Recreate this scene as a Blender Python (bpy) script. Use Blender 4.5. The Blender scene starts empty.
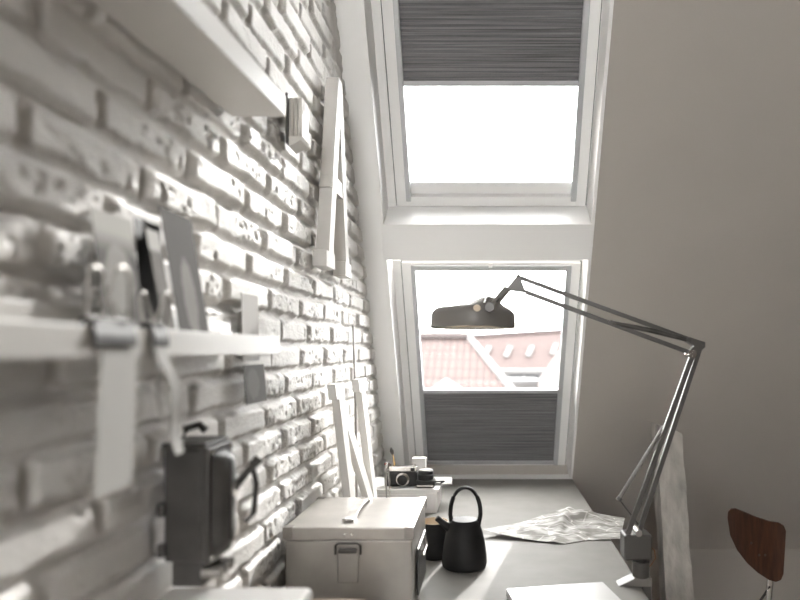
import bpy, bmesh, math, random
import numpy as np
from mathutils import Vector, Matrix
random.seed(7)
rng = np.random.default_rng(11)
sc = bpy.context.scene
COL = sc.collection
PI = math.pi
EYE = 1.38; F = 640.0; CX = 490.0; CY = 350.0
def at(px, py, Y):
    return Vector(((px-CX)/F*Y, Y, EYE+(CY-py)/F*Y))
def on_wall(px, py, X):               # the point at distance X from the camera's vertical plane
    Y = X*F/(px-CX); return at(px, py, Y)

# ------------------------------------------------------------------ materials
def _n(nt, t, **kw):
    n = nt.nodes.new(t)
    for k, v in kw.items(): setattr(n, k, v)
    return n
def mat(name, col, rough=0.5, metal=0.0, var=0.06, scale=6.0, bump=0.0, bscale=60.0, spec=0.4, stretch=None, alt=None, detail=5.0, coat=0.0):
    m = bpy.data.materials.new(name); m.use_nodes = True
    nt = m.node_tree; b = nt.nodes['Principled BSDF']
    tc = _n(nt, 'ShaderNodeTexCoord'); mp = _n(nt, 'ShaderNodeMapping')
    nt.links.new(tc.outputs['Object'], mp.inputs[0])
    if stretch: mp.inputs['Scale'].default_value = stretch
    nz = _n(nt, 'ShaderNodeTexNoise'); nz.inputs['Scale'].default_value = scale; nz.inputs['Detail'].default_value = detail
    nt.links.new(mp.outputs[0], nz.inputs['Vector'])
    rp = _n(nt, 'ShaderNodeValToRGB')
    c2 = alt if alt else tuple(max(0, c*(1-2*var)) for c in col)
    c1 = col if alt else tuple(min(1, c*(1+var)) for c in col)
    rp.color_ramp.elements[0].position = 0.3; rp.color_ramp.elements[1].position = 0.7
    rp.color_ramp.elements[0].color = (*c2, 1); rp.color_ramp.elements[1].color = (*c1, 1)
    nt.links.new(nz.outputs['Fac'], rp.inputs[0]); nt.links.new(rp.outputs[0], b.inputs['Base Color'])
    b.inputs['Roughness'].default_value = rough; b.inputs['Metallic'].default_value = metal
    b.inputs['Specular IOR Level'].default_value = spec; b.inputs['Coat Weight'].default_value = coat
    if bump > 0:
        n2 = _n(nt, 'ShaderNodeTexNoise'); n2.inputs['Scale'].default_value = bscale; n2.inputs['Detail'].default_value = 6
        nt.links.new(mp.outputs[0], n2.inputs['Vector'])
        bp = _n(nt, 'ShaderNodeBump'); bp.inputs['Strength'].default_value = bump; bp.inputs['Distance'].default_value = 0.004
        nt.links.new(n2.outputs['Fac'], bp.inputs['Height']); nt.links.new(bp.outputs[0], b.inputs['Normal'])
    return m
M = {}
M['brick'] = mat('painted_brick', (.71,.688,.66), .62, var=.05, scale=9, bump=.5, bscale=160)
M['plaster'] = mat('plaster', (.45,.42,.385), .8, var=.02, scale=2, bump=.08, bscale=120)
M['kneewall'] = mat('knee_wall_paint', (.45,.42,.385), .8, var=.02, scale=2)
M['lining'] = mat('white_lining', (.92,.915,.905), .5, var=.015, scale=3)
M['frame'] = mat('white_window_frame', (.88,.875,.865), .35, var=.01, scale=3)
M['rail'] = mat('grey_rail', (.50,.51,.52), .4, metal=.3, var=.02)
M['blind'] = mat('pleated_fabric', (.20,.20,.205), .8, var=.35, scale=5, stretch=(.5,130,130), detail=6)
M['roomwall'] = mat('darkened_unseen_wall', (.27,.25,.23), .8, var=.02, scale=2)  # out-of-view side and rear walls, coloured darker to cut bounced light
M['floor'] = mat('floor_boards', (.42,.39,.35), .5, var=.1, scale=5, stretch=(8,1,1))
M['desk'] = mat('grey_linoleum', (.225,.216,.203), .62, var=.04, scale=14, bump=.02, bscale=300, spec=.2)
M['shelf'] = mat('white_shelf', (.80,.78,.75), .45, var=.02)
M['ledge'] = mat('grey_white_ledge', (.50,.485,.46), .4, var=.02)
M['letter'] = mat('white_letter_paint', (.68,.66,.63), .5, var=.03, scale=12)
M['woodgrey'] = mat('greyed_wood', (.60,.57,.53), .6, var=.25, scale=8, stretch=(14,14,1))
M['alu'] = mat('brushed_aluminium', (.43,.41,.38), .38, metal=.6, var=.12, scale=7, bump=.06, bscale=40, alt=(.30,.28,.26))
M['aludark'] = mat('dull_steel', (.40,.38,.355), .38, metal=.85, var=.15, scale=20)
M['capsteel'] = mat('corner_steel', (.27,.25,.235), .4, metal=.8, var=.1, scale=30)
M['chrome'] = mat('chrome', (.75,.74,.72), .18, metal=1, var=.05)
M['steel_dark'] = mat('dark_steel', (.10,.095,.09), .4, metal=.6, var=.2, scale=20)
M['tan'] = mat('tan_leather', (.42,.33,.25), .55, var=.1, scale=30)
M['black'] = mat('black_glaze', (.010,.0095,.0095), .62, var=.2, scale=20, bump=.1, bscale=60, spec=.3)
M['blackplastic'] = mat('black_plastic', (.015,.015,.015), .45, var=.2, bump=.1, bscale=400)
M['cream'] = mat('cream_inside', (.62,.52,.40), .6, var=.05)
M['lampgrey'] = mat('lamp_enamel', (.17,.16,.148), .4, var=.04, scale=8, bump=.02, bscale=200)
M['lamparm'] = mat('lamp_arm_enamel', (.085,.08,.075), .38, metal=.2, var=.06)
M['lampinside'] = mat('lamp_inner_white', (.80,.78,.74), .4, var=.02)
M['boxgrey'] = mat('switch_box_enamel', (.06,.056,.052), .42, var=.2, scale=14, bump=.08, bscale=90)
M['paper'] = mat('white_paper', (.37,.36,.34), .8, var=.04, scale=5)
M['paperwarm'] = mat('grey_paper', (.36,.345,.325), .8, var=.05, scale=9)
M['dark_card'] = mat('dark_card', (.03,.028,.026), .6, var=.2)
M['card_brown'] = mat('brown_cardboard', (.36,.27,.19), .8, var=.08, scale=20)
M['white_box'] = mat('white_box_card', (.80,.78,.76), .6, var=.02)
M['laptop'] = mat('laptop_aluminium', (.52,.515,.51), .38, metal=.55, var=.02)
M['walnut'] = mat('walnut_plywood', (.085,.036,.020), .38, var=.3, scale=9, stretch=(9,9,1.2), alt=(.035,.014,.008), detail=8, coat=.2)
M['plyedge'] = mat('plywood_edge', (.16,.085,.05), .5, var=.2, scale=30)
M['post'] = mat('rough_white_post', (.50,.475,.44), .8, var=.16, scale=7, stretch=(3,3,1), bump=.9, bscale=26)
M['red'] = mat('red_plastic', (.55,.10,.06), .5)
M['ochre'] = mat('ochre_wood', (.55,.36,.16), .5)
M['wire_orange'] = mat('tan_wire', (.40,.22,.12), .6)
M['ground'] = mat('outdoor_paving', (.35,.33,.31), .9)
M['facade'] = mat('pale_render', (.075,.072,.07), .9, var=.03, scale=.6)
M['extpane'] = mat('far_window_glass', (.02,.021,.024), .1, var=.05)
M['whitepaint'] = mat('white_outdoor_paint', (.075,.074,.074), .7, var=.01)

def tile_mat(name, c1, c2, mortar):
    m = bpy.data.materials.new(name); m.use_nodes = True
    nt = m.node_tree; b = nt.nodes['Principled BSDF']
    uv = _n(nt, 'ShaderNodeUVMap'); br = _n(nt, 'ShaderNodeTexBrick')
    br.offset = 0.0; br.inputs['Scale'].default_value = 1
    br.inputs['Brick Width'].default_value = .19; br.inputs['Row Height'].default_value = .34
    br.inputs['Mortar Size'].default_value = .035; br.inputs['Mortar Smooth'].default_value = .6
    br.inputs['Color1'].default_value = (*c1, 1); br.inputs['Color2'].default_value = (*c2, 1); br.inputs['Mortar'].default_value = (*mortar, 1)
    nt.links.new(uv.outputs[0], br.inputs['Vector']); nt.links.new(br.outputs['Color'], b.inputs['Base Color'])
    b.inputs['Roughness'].default_value = .85
    bp = _n(nt, 'ShaderNodeBump'); bp.inputs['Strength'].default_value = .5; bp.inputs['Distance'].default_value = .03; bp.invert = True
    nt.links.new(br.outputs['Fac'], bp.inputs['Height']); nt.links.new(bp.outputs[0], b.inputs['Normal'])
    return m
M['tile'] = tile_mat('red_roof_tiles', (.038,.023,.0205), (.043,.026,.023), (.018,.0125,.012))
M['tile2'] = tile_mat('weathered_roof_tiles', (.037,.023,.0205), (.033,.021,.019), (.022,.015,.0145))

def glass_mat():
    m = bpy.data.materials.new('window_glass'); m.use_nodes = True; nt = m.node_tree
    nt.nodes.remove(nt.nodes['Principled BSDF']); out = nt.nodes['Material Output']
    tr = _n(nt, 'ShaderNodeBsdfTransparent'); tr.inputs[0].default_value = (.97,.975,.975,1)
    gl = _n(nt, 'ShaderNodeBsdfGlossy'); gl.inputs['Roughness'].default_value = .02
    fr = _n(nt, 'ShaderNodeFresnel'); fr.inputs[0].default_value = 1.3
    mx = _n(nt, 'ShaderNodeMixShader')
    nt.links.new(fr.outputs[0], mx.inputs[0]); nt.links.new(tr.outputs[0], mx.inputs[1]); nt.links.new(gl.outputs[0], mx.inputs[2])
    nt.links.new(mx.outputs[0], out.inputs[0]); return m
M['glass'] = glass_mat()

def photo_mat(name, dark, light, centre, radii, top=None, border=None):
    """print: a pale blob on a darker ground, in the card's own generated coordinates"""
    m = bpy.data.materials.new(name); m.use_nodes = True
    nt = m.node_tree; b = nt.nodes['Principled BSDF']; b.inputs['Roughness'].default_value = .85; b.inputs['Specular IOR Level'].default_value = .15
    uv = _n(nt, 'ShaderNodeUVMap')
    mp = _n(nt, 'ShaderNodeMapping'); mp.vector_type = 'TEXTURE'
    mp.inputs['Location'].default_value = (*centre, 0); mp.inputs['Scale'].default_value = (*radii, 1)
    nt.links.new(uv.outputs[0], mp.inputs[0])
    nz = _n(nt, 'ShaderNodeTexNoise'); nz.inputs['Scale'].default_value = 2.2
    nt.links.new(mp.outputs[0], nz.inputs['Vector'])
    ln = _n(nt, 'ShaderNodeVectorMath', operation='LENGTH'); nt.links.new(mp.outputs[0], ln.inputs[0])
    ad = _n(nt, 'ShaderNodeMath', operation='MULTIPLY_ADD'); ad.inputs[1].default_value = .9
    nt.links.new(nz.outputs['Fac'], ad.inputs[0]); nt.links.new(ln.outputs['Value'], ad.inputs[2])
    rp = _n(nt, 'ShaderNodeValToRGB'); e = rp.color_ramp.elements
    e[0].position = 1.0; e[0].color = (*light, 1); e[1].position = 1.0; e[1].color = (*dark, 1)
    e[0].position = .9; e[1].position = 1.0
    sub = _n(nt, 'ShaderNodeMath', operation='MULTIPLY'); sub.inputs[1].default_value = .68
    nt.links.new(ad.outputs[0], sub.inputs[0]); nt.links.new(sub.outputs[0], rp.inputs[0])
    colr = rp.outputs[0]
    if top:
        sp = _n(nt, 'ShaderNodeSeparateXYZ'); nt.links.new(uv.outputs[0], sp.inputs[0])
        r2 = _n(nt, 'ShaderNodeValToRGB'); r2.color_ramp.elements[0].position = top[0]; r2.color_ramp.elements[1].position = top[1]
        nt.links.new(sp.outputs['Y'], r2.inputs[0])
        mx = _n(nt, 'ShaderNodeMix', data_type='RGBA'); nt.links.new(r2.outputs[0], mx.inputs[0])
        nt.links.new(colr, mx.inputs[6]); mx.inputs[7].default_value = (*top[2], 1); colr = mx.outputs[2]
    nt.links.new(colr, b.inputs['Base Color']); return m
M['photoA'] = photo_mat('portrait_print', (.10,.095,.09), (.27,.26,.245), (.5,.5), (.36,.26), top=(.68,.86,(.40,.39,.365)))
M['photoC'] = photo_mat('landscape_print', (.075,.07,.066), (.19,.18,.17), (.52,.36), (.22,.30))
M['photoD'] = photo_mat('small_print', (.15,.145,.14), (.20,.195,.187), (.4,.5), (.3,.4))
M['photoE'] = photo_mat('bookmark_print', (.15,.14,.13), (.17,.16,.15), (.5,.4), (.3,.3), top=(.80,.84,(.42,.41,.39)))

def news_mat():
    m = bpy.data.materials.new('printed_sheet'); m.use_nodes = True
    nt = m.node_tree; b = nt.nodes['Principled BSDF']; b.inputs['Roughness'].default_value = .7
    uv = _n(nt, 'ShaderNodeUVMap')
    mp = _n(nt, 'ShaderNodeMapping'); mp.inputs['Scale'].default_value = (2.2, 5, 1); nt.links.new(uv.outputs[0], mp.inputs[0])
    vo = _n(nt, 'ShaderNodeTexVoronoi'); vo.feature = 'DISTANCE_TO_EDGE'; vo.inputs['Scale'].default_value = .9
    nt.links.new(mp.outputs[0], vo.inputs['Vector'])
    r1 = _n(nt, 'ShaderNodeValToRGB'); r1.color_ramp.elements[0].position = .015; r1.color_ramp.elements[1].position = .035
    r1.color_ramp.elements[0].color = (.72,.71,.69,1); r1.color_ramp.elements[1].color = (.40,.39,.37,1)
    nt.links.new(vo.outputs['Distance'], r1.inputs[0])
    nz = _n(nt, 'ShaderNodeTexNoise'); nz.inputs['Scale'].default_value = 1.2; nz.inputs['Detail'].default_value = 8
    nt.links.new(mp.outputs[0], nz.inputs['Vector'])
    r2 = _n(nt, 'ShaderNodeValToRGB'); r2.color_ramp.elements[0].position = .44; r2.color_ramp.elements[1].position = .56
    r2.color_ramp.elements[0].color = (.48,.47,.45,1); r2.color_ramp.elements[1].color = (1.0,1.0,1.0,1)
    nt.links.new(nz.outputs['Fac'], r2.inputs[0])
    mx = _n(nt, 'ShaderNodeMix', data_type='RGBA', blend_type='MULTIPLY'); mx.inputs[0].default_value = 1
    nt.links.new(r1.outputs[0], mx.inputs[6]); nt.links.new(r2.outputs[0], mx.inputs[7])
    nt.links.new(mx.outputs[2], b.inputs['Base Color']); return m
M['news'] = news_mat()

# ------------------------------------------------------------------ mesh helpers
def origin_of(o):
    v = Vector((0,0,0))
    while o: v += o.location; o = o.parent
    return v
class MB:
    def __init__(s): s.v = []; s.f = []; s.uv = {}
    def add(s, vs, fs):
        k = len(s.v); s.v += [Vector(p) for p in vs]; s.f += [[i+k for i in f] for f in fs]; return s
    def box(s, lo, hi):
        x0,y0,z0 = lo; x1,y1,z1 = hi
        return s.add([(x0,y0,z0),(x1,y0,z0),(x1,y1,z0),(x0,y1,z0),(x0,y0,z1),(x1,y0,z1),(x1,y1,z1),(x0,y1,z1)],
                     [(0,3,2,1),(4,5,6,7),(0,1,5,4),(1,2,6,5),(2,3,7,6),(3,0,4,7)])
    def obox(s, c, size, R=None):
        R = R or Matrix.Identity(3); c = Vector(c); h = Vector(size)/2
        P = [c + R @ Vector((a*h.x,b*h.y,d*h.z)) for d in (-1,1) for a,b in ((-1,-1),(1,-1),(1,1),(-1,1))]
        return s.add(P, [(0,3,2,1),(4,5,6,7),(0,1,5,4),(1,2,6,5),(2,3,7,6),(3,0,4,7)])
    def prism(s, poly, d):               # 3D polygon extruded by vector d
        n = len(poly); d = Vector(d); P = [Vector(p) for p in poly]
        return s.add(P+[p+d for p in P], [tuple(range(n))[::-1], tuple(range(n,2*n))]+[(i,(i+1)%n,(i+1)%n+n,i+n) for i in range(n)])
    def rings(s, rings, cap=True, close=True):
        n = len(rings[0]); vs = [p for r in rings for p in r]; fs = []
        for k in range(len(rings)-1):
            for i in range(n if close else n-1):
                j = (i+1)%n; fs.append((k*n+i, k*n+j, (k+1)*n+j, (k+1)*n+i))
        if cap: fs += [tuple(range(n))[::-1], tuple(range((len(rings)-1)*n, len(rings)*n))]
        return s.add(vs, fs)
    def cyl(s, a, b, r0, r1=None, seg=20):
        a = Vector(a); b = Vector(b); r1 = r0 if r1 is None else r1
        q = (b-a).normalized().to_track_quat('Z','Y')
        C = [q @ Vector((math.cos(2*PI*i/seg), math.sin(2*PI*i/seg), 0)) for i in range(seg)]
        return s.rings([[a+c*r0 for c in C],[b+c*r1 for c in C]])
    def lathe(s, prof, c, axis=(0,0,1), seg=40, cap=False):
        c = Vector(c); q = Vector(axis).to_track_quat('Z','Y')
        return s.rings([[c + q @ Vector((r*math.cos(2*PI*i/seg), r*math.sin(2*PI*i/seg), z)) for i in range(seg)] for r,z in prof], cap=cap)
    def tube(s, pts, r, seg=10, rs=None, flat=1.0, up=None):
        pts = [Vector(p) for p in pts]; R = []
        for i,p in enumerate(pts):
            t = (pts[min(i+1,len(pts)-1)]-pts[max(i-1,0)]).normalized()
            u = Vector(up) if up else Vector((0,0,1)) if abs(t.z) < .9 else Vector((0,1,0))
            a = t.cross(u).normalized(); b = a.cross(t).normalized(); rr = rs[i] if rs else r
            R.append([p + a*rr*math.cos(2*PI*k/seg) + b*rr*flat*math.sin(2*PI*k/seg) for k in range(seg)])
        return s.rings(R)
    def build(s, name, m, parent=None, bevel=0, smooth=False, seg=2, angle=35, uv=None, loc=None):
        off = origin_of(parent) if parent else (Vector(loc) if loc is not None else Vector((0,0,0)))
        me = bpy.data.meshes.new(name); me.from_pydata([p-off for p in s.v], [], s.f); me.update()
        bm = bmesh.new(); bm.from_mesh(me); bmesh.ops.recalc_face_normals(bm, faces=bm.faces); bm.to_mesh(me); bm.free()
        if uv:
            L = me.uv_layers.new(name='UVMap')
            for lp in me.loops: L.data[lp.index].uv = uv(me.vertices[lp.vertex_index].co+off)
        o = bpy.data.objects.new(name, me); COL.objects.link(o)
        me.materials.append(m if not isinstance(m, str) else M[m])
        if parent: o.parent = parent
        elif loc is not None: o.location = off
        if smooth:
            for p in me.polygons: p.use_smooth = True
            me.set_sharp_from_angle(angle=math.radians(angle))
        if bevel:
            b = o.modifiers.new('Bevel', 'BEVEL'); b.width = bevel; b.segments = seg; b.limit_method = 'ANGLE'; b.angle_limit = math.radians(40)
        return o
def thing(name, loc, label, cat, group=None):
    o = bpy.data.objects.new(name, None); o.location = loc; COL.objects.link(o); o.empty_display_size = .05
    return tag(o, label, cat, group)
def tag(o, label, cat, group=None):
    o['label'] = label; o['category'] = cat
    if group: o['group'] = group
    return o
def structure(o): o['kind'] = 'structure'; return o

# ------------------------------------------------------------------ camera, light, world
cam = bpy.data.objects.new('camera', bpy.data.cameras.new('camera')); COL.objects.link(cam)
cam.location = (0,0,EYE); cam.rotation_euler = (PI/2,0,0)
cam.data.sensor_width = 36; cam.data.lens = 36*F/800
cam.data.shift_x = -(CX-400)/800; cam.data.shift_y = (CY-300)/800
cam.data.clip_start = .02; cam.data.clip_end = 500
cam.data.dof.use_dof = True; cam.data.dof.focus_distance = 2.15; cam.data.dof.aperture_fstop = 2.0
sc.camera = cam
SUN = Vector((-.52,-2.0,-1.0)).normalized()
sl = bpy.data.lights.new('sun', 'SUN'); sl.energy = 4.0; sl.angle = math.radians(.6); sl.color = (1,.975,.94)
so = bpy.data.objects.new('sun', sl); COL.objects.link(so); so.location = (3,8,8)
so.rotation_euler = SUN.to_track_quat('-Z','Y').to_euler()
w = bpy.data.worlds.new('sky'); sc.world = w; w.use_nodes = True
w.node_tree.nodes['Background'].inputs[0].default_value = (1,.99,.975,1)
w.node_tree.nodes['Background'].inputs[1].default_value = 13.8
vs = sc.view_settings; vs.view_transform = 'Standard'; vs.look = 'None'; vs.exposure = 0.72; vs.gamma = 1; vs.use_curve_mapping = False
sc.cycles.max_bounces = 10; sc.cycles.diffuse_bounces = 6; sc.cycles.transparent_max_bounces = 12
sc.cycles.sample_clamp_indirect = 6; sc.cycles.caustics_reflective = False

# ------------------------------------------------------------------ brick wall: one height field of painted bricks
def vnoise(u, v, seed):
    g = np.random.default_rng(seed).random((256,256))
    iu = np.floor(u).astype(int); iv = np.floor(v).astype(int); fu = u-iu; fv = v-iv
    fu = fu*fu*(3-2*fu); fv = fv*fv*(3-2*fv)
    a = g[iu%256, iv%256]; b = g[(iu+1)%256, iv%256]; c = g[iu%256, (iv+1)%256]; d = g[(iu+1)%256, (iv+1)%256]
    return (a*(1-fu)+b*fu)*(1-fv)+(c*(1-fu)+d*fu)*fv
def fbm(u, v, seed, o=4):
    s = 0; amp = .5
    for k in range(o): s = s+amp*(vnoise(u*2**k, v*2**k, seed+k)-.5); amp *= .5
    return s
def sstep(a, b, x):
    t = np.clip((x-a)/(b-a), 0, 1); return t*t*(3-2*t)
XW = -.50
ys = np.concatenate([np.arange(-2.5,.40,.04), np.arange(.40,3.30,.0048)])
zs = np.concatenate([np.arange(0,.55,.03), np.arange(.55,2.52,.0036), np.arange(2.52,3.16,.03)])
Yg, Zg = np.meshgrid(ys, zs, indexing='ij')
wob = .005*(fbm(Yg*4,Zg*4,1,2)*2)
CH = .0665; BL = .245
zz = Zg + wob + .002; row = np.floor(zz/CH).astype(int); fz = zz - row*CH
r_off = np.random.default_rng(3).random(200)*.05
yy = Yg + .004*fbm(Yg*14,Zg*14,5,2)*2 + (row%2)*BL*.5 + r_off[row%200]
colm = np.floor(yy/BL).astype(int); fy = yy - colm*BL
rb = np.random.default_rng(9).random((4,97,89)); ri = row%97; ci = colm%89
jw = .0065 + .004*rb[2][ri,ci]
dz_ = np.minimum(fz, CH-fz) - .0058; dy_ = np.minimum(fy, BL-fy) - jw
rr_ = .011
qy = np.maximum(rr_-dy_,0); qz = np.maximum(rr_-dz_,0)
d = rr_-np.hypot(qy,qz)
d = d + .007*fbm(Yg*30,Zg*30,21,4)*2 + .004*fbm(Yg*90,Zg*90,31,2)
prof = sstep(-.002,.0085,d)
seam = np.exp(-((Yg-2.16-.05*fbm(Yg*3,Zg*5,41,2)*4)/.10)**2)
depth = .0135*(1-.5*seam)
h = depth*(prof-1) + prof*(.0045*(rb[0][ri,ci]-.5)*2 + (rb[1][ri,ci]-.5)*.025*(fy-BL/2)*.6)
h += .0022*fbm(Yg*18,Zg*18,51,4)*(.6+.8*prof) +   .0016*fbm(Yg*75,Zg*75,61,3)
h += seam*.009*fbm(Yg*40,Zg*40,71,4)
pit = sstep(.70,.80, vnoise(Yg*95,Zg*95,81))*sstep(.5,.62,vnoise(Yg*6,Zg*8,83)+.3*seam)
h -= .004*pit*prof
h = np.minimum(h, .003)
ny, nz_ = Yg.shape
co = np.stack([XW+h-.002, Yg, Zg], -1).reshape(-1,3)
idx = np.arange(ny*nz_).reshape(ny,nz_)
quads = np.stack([idx[:-1,:-1], idx[1:,:-1], idx[1:,1:], idx[:-1,1:]], -1).reshape(-1,4)
me = bpy.data.meshes.new('wall_left'); me.vertices.add(len(co)); me.vertices.foreach_set('co', co.ravel().astype(np.float32))
me.loops.add(quads.size); me.loops.foreach_set('vertex_index', quads.ravel().astype(np.int32))
me.polygons.add(len(quads)); me.polygons.foreach_set('loop_start', np.arange(0,quads.size,4,dtype=np.int32))
me.polygons.foreach_set('use_smooth', np.ones(len(quads),dtype=bool)); me.update(calc_edges=True); me.validate()
me.materials.append(M['brick'])
wl = bpy.data.objects.new('wall_left', me); COL.objects.link(wl); structure(wl)
structure(MB().box((-.72,-2.6,-.1),(-.53,3.7,3.3)).build('wall_left_core','kneewall'))

# ------------------------------------------------------------------ room shell
ROOMX = 2.9; BACK = -2.5; CEIL = EYE+1.74
structure(MB().box((-.53,BACK-.1,-.1),(ROOMX+.1,3.75,0)).build('floor','floor'))
structure(MB().box((ROOMX,BACK-.1,0),(ROOMX+.15,3.75,3.3)).build('wall_right','roomwall'))
# sloping ceiling frame: u = X, v = up the slope, n = outward
C0 = 2.775; SL = Vector((0,-.5113,.8593)); NL = Vector((0,.8593,.5113)); O0 = Vector((0,C0,EYE))
def lp(u,v,n): return O0 + Vector((u,0,0)) + SL*v + NL*n
def Vof(py, n):
    q = (CY-py)/F; return (q*(C0+.8593*n)-.5113*n)/(.8593+.5113*q)
def Uof(px, py, n):
    p = lp(0, Vof(py,n), n); return (px-CX)/F*p.y
def lbox(mb, u0,u1,v0,v1,n0,n1):
    P = [lp(u,v,n) for n in (n0,n1) for u,v in ((u0,v0),(u1,v0),(u1,v1),(u0,v1))]
    mb.add(P, [(0,3,2,1),(4,5,6,7),(0,1,5,4),(1,2,6,5),(2,3,7,6),(3,0,4,7)]); return mb
def lprism(mb, vn, u0, u1):
    return mb.prism([lp(u0,v,n) for v,n in vn], (u1-u0,0,0))
UL, UR = -.425, .405; N1 = .155; NT = .26
V_knee = -(EYE-.32)/.8593; V_top = (CEIL-EYE)/.8593+.05
V_desk = -.63/.8593
Vlw0, Vlw1 = Vof(468,N1), Vof(262,N1)      # lower window, bottom and top
Vuw0 = Vof(205.5,N1); Vuw1 = Vuw0+1.18
VopT = Vuw1-.02
c = MB()
lbox(c, -.53, UL, V_knee-.2, V_top+.2, .004, NT)
lbox(c, UR, ROOMX+.05, V_knee-.2, V_top+.2, 0, NT)
lbox(c, UL, UR, V_knee-.2, V_desk-.045, 0, NT)
lbox(c, UL, UR, VopT+.02, V_top+.2, 0, NT)
c.box((-.53,BACK-.1,CEIL),(ROOMX+.1,C0-.595*(CEIL-EYE)+.12,CEIL+.12))
structure(c.build('ceiling','plaster'))
structure(MB().box((-.53,3.406,0),(ROOMX+.05,3.56,.36)).build('wall_front','kneewall'))
# rear wall with a tall unglazed opening, added behind the camera to let in fill light
rw = MB(); zA, zB = 1.05, 3.05; op = [(-.49,.20)]
xs = [-.53]+[x for a in op for x in a]+[ROOMX+.05]
for i in range(0,len(xs)-1):
    if i%2 == 0: rw.box((xs[i],BACK-.2,0),(xs[i+1],BACK,3.25))
    else:
        rw.box((xs[i],BACK-.2,0),(xs[i+1],BACK,zA)); rw.box((xs[i],BACK-.2,zB),(xs[i+1],BACK,3.25))
structure(rw.build('wall_back','roomwall'))
# trims: trimmer between windows, sill board, lining boards round the reveal
t = MB(); lprism(t, [(Vof(224,0),-.004),(Vof(259.5,0),-.004),(Vof(259.5,0)+.004,N1),(Vof(205.5,N1)-.002,N1+.08),(Vof(205.5,N1)-.002,N1)], UL, UR)
structure(t.build('trim_1','lining', bevel=.002))
t = MB(); t.box((UL,3.13,EYE-.655),(UR,3.42,EYE-.629)); structure(t.build('trim_2','lining', bevel=.002))
for k,(a,b) in enumerate(((UL-.001,UL+.012),(UR-.012,UR+.001))):
    t = MB(); lbox(t,a,b,V_desk-.03,VopT+.02,-.002,N1-.01); structure(t.build('trim_%d'%(3+k),'lining',bevel=.0015))
t = MB(); lbox(t,-.515,UL,V_desk-.03,V_top,-.002,.006); structure(t.build('trim_6','lining'))
t = MB(); lbox(t,UL,UR,VopT,VopT+.03,-.002,N1); structure(t.build('trim_5','lining'))

WL, WR = -.378, .388            # sash outer sides
def roof_window(name, v0, v1):
    fr = MB()                                                       # fixed frame, seen as thin line and behind
    a = .012
    for (u0,u1,p,q) in ((UL+.010,WL-.004,v0-.02,v1+.01),(WR+.004,UR-.010,v0-.02,v1+.01)): lbox(fr,u0,u1,p,q,N1-.004,N1+.11)
    lbox(fr,UL+.01,UR-.01,v0-.045,v0-.004,N1+.004,N1+.11); lbox(fr,UL+.01,UR-.01,v1+.004,v1+.03,N1+.004,N1+.11)
    f = structure(fr.build(name,'frame',bevel=.0015))
    s = MB(); w_ = .045
    lbox(s,WL,WL+w_,v0,v1,N1-.008,N1+.05); lbox(s,WR-w_,WR,v0,v1,N1-.008,N1+.05)
    lbox(s,WL+w_,WR-w_,v0,v0+.038,N1-.008,N1+.05); lbox(s,WL+w_,WR-w_,v1-.04,v1,N1-.008,N1+.05)
    lbox(s,WL+w_,WR-w_,v0+.038,v0+.085,N1+.034,N1+.05)
    s.build('sash','frame',parent=f,bevel=.002)
    g = MB(); lbox(g,WL+w_-.005,WR-w_+.005,v0+.03,v1-.035,N1+.036,N1+.040); g.build('pane','glass',parent=f)
    sl_ = MB(); lbox(sl_,WL-.003,WL-.0005,v0,v1,N1+.0,N1+.02); lbox(sl_,WR+.0005,WR+.003,v0,v1,N1+.0,N1+.02)
    sl_.build('gasket','blackplastic',parent=f)
    return f
roof_window('window_1', Vlw0, Vlw1)
roof_window('window_2', Vuw0, Vuw1)

def blind(vb, vt, r0, r1, label, topbar):
    root = thing('pleated_blind', lp(0,vb,N1), label, 'blind')
    a, b = WL+.057, WR-.060
    m = MB(); n = max(6, int((vt-vb-.03)/.0085)); lo = vb+.018; hi = vt-(.018 if topbar else .0)
    P = [(lo+(hi-lo)*i/n, N1-.002+(.0045 if i%2 else 0)) for i in range(n+1)]
    vsv = [lp(u,v,nn) for u in (a,b) for v,nn in P]
    vsv += [p+NL*.0012 for p in vsv]; k = n+1
    fs = [(i,i+1,k+i+1,k+i) for i in range(n)] + [(2*k+i,3*k+i,3*k+i+1,2*k+i+1) for i in range(n)]
    m.add(vsv, fs); m.build('pleated_fabric','blind',parent=root)
    m = MB(); lbox(m,a-.002,b+.002,vb,vb+.018,N1-.012,N1+.012); m.build('bottom_bar','rail',parent=root,bevel=.002)
    if topbar: m = MB(); lbox(m,a-.002,b+.002,vt-.018,vt,N1-.012,N1+.012); m.build('top_bar','rail',parent=root,bevel=.002)
    for (u0,u1) in ((WL+.040,a+.002),(b-.002,WR-.040)):
        m = MB(); lbox(m,u0,u1,r0,r1,N1-.014,N1+.016); m.build('side_rail','rail',parent=root,bevel=.002)
    return root
b1 = blind(Vof(463,N1), Vof(389,N1), Vlw0+.03, Vlw1-.012, 'dark grey pleated blind pulled up to cover the bottom of the lower roof window','y')
m = MB(); lbox(m,WL+.04,WR-.04,Vlw1-.030,Vlw1-.012,N1-.014,N1+.012); m.build('head_rail','rail',parent=b1,bevel=.002)
m = MB(); lbox(m,-.006,.010,Vlw1-.02,Vlw1+.002,N1-.018,N1-.006); m.build('catch','frame',parent=b1,bevel=.001)
b2 = blind(Vof(86,N1), (1.250-.079)/.8593, Vuw0+.02, Vuw1-.03, 'dark grey pleated blind across the top of the upper roof window','y')

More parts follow.
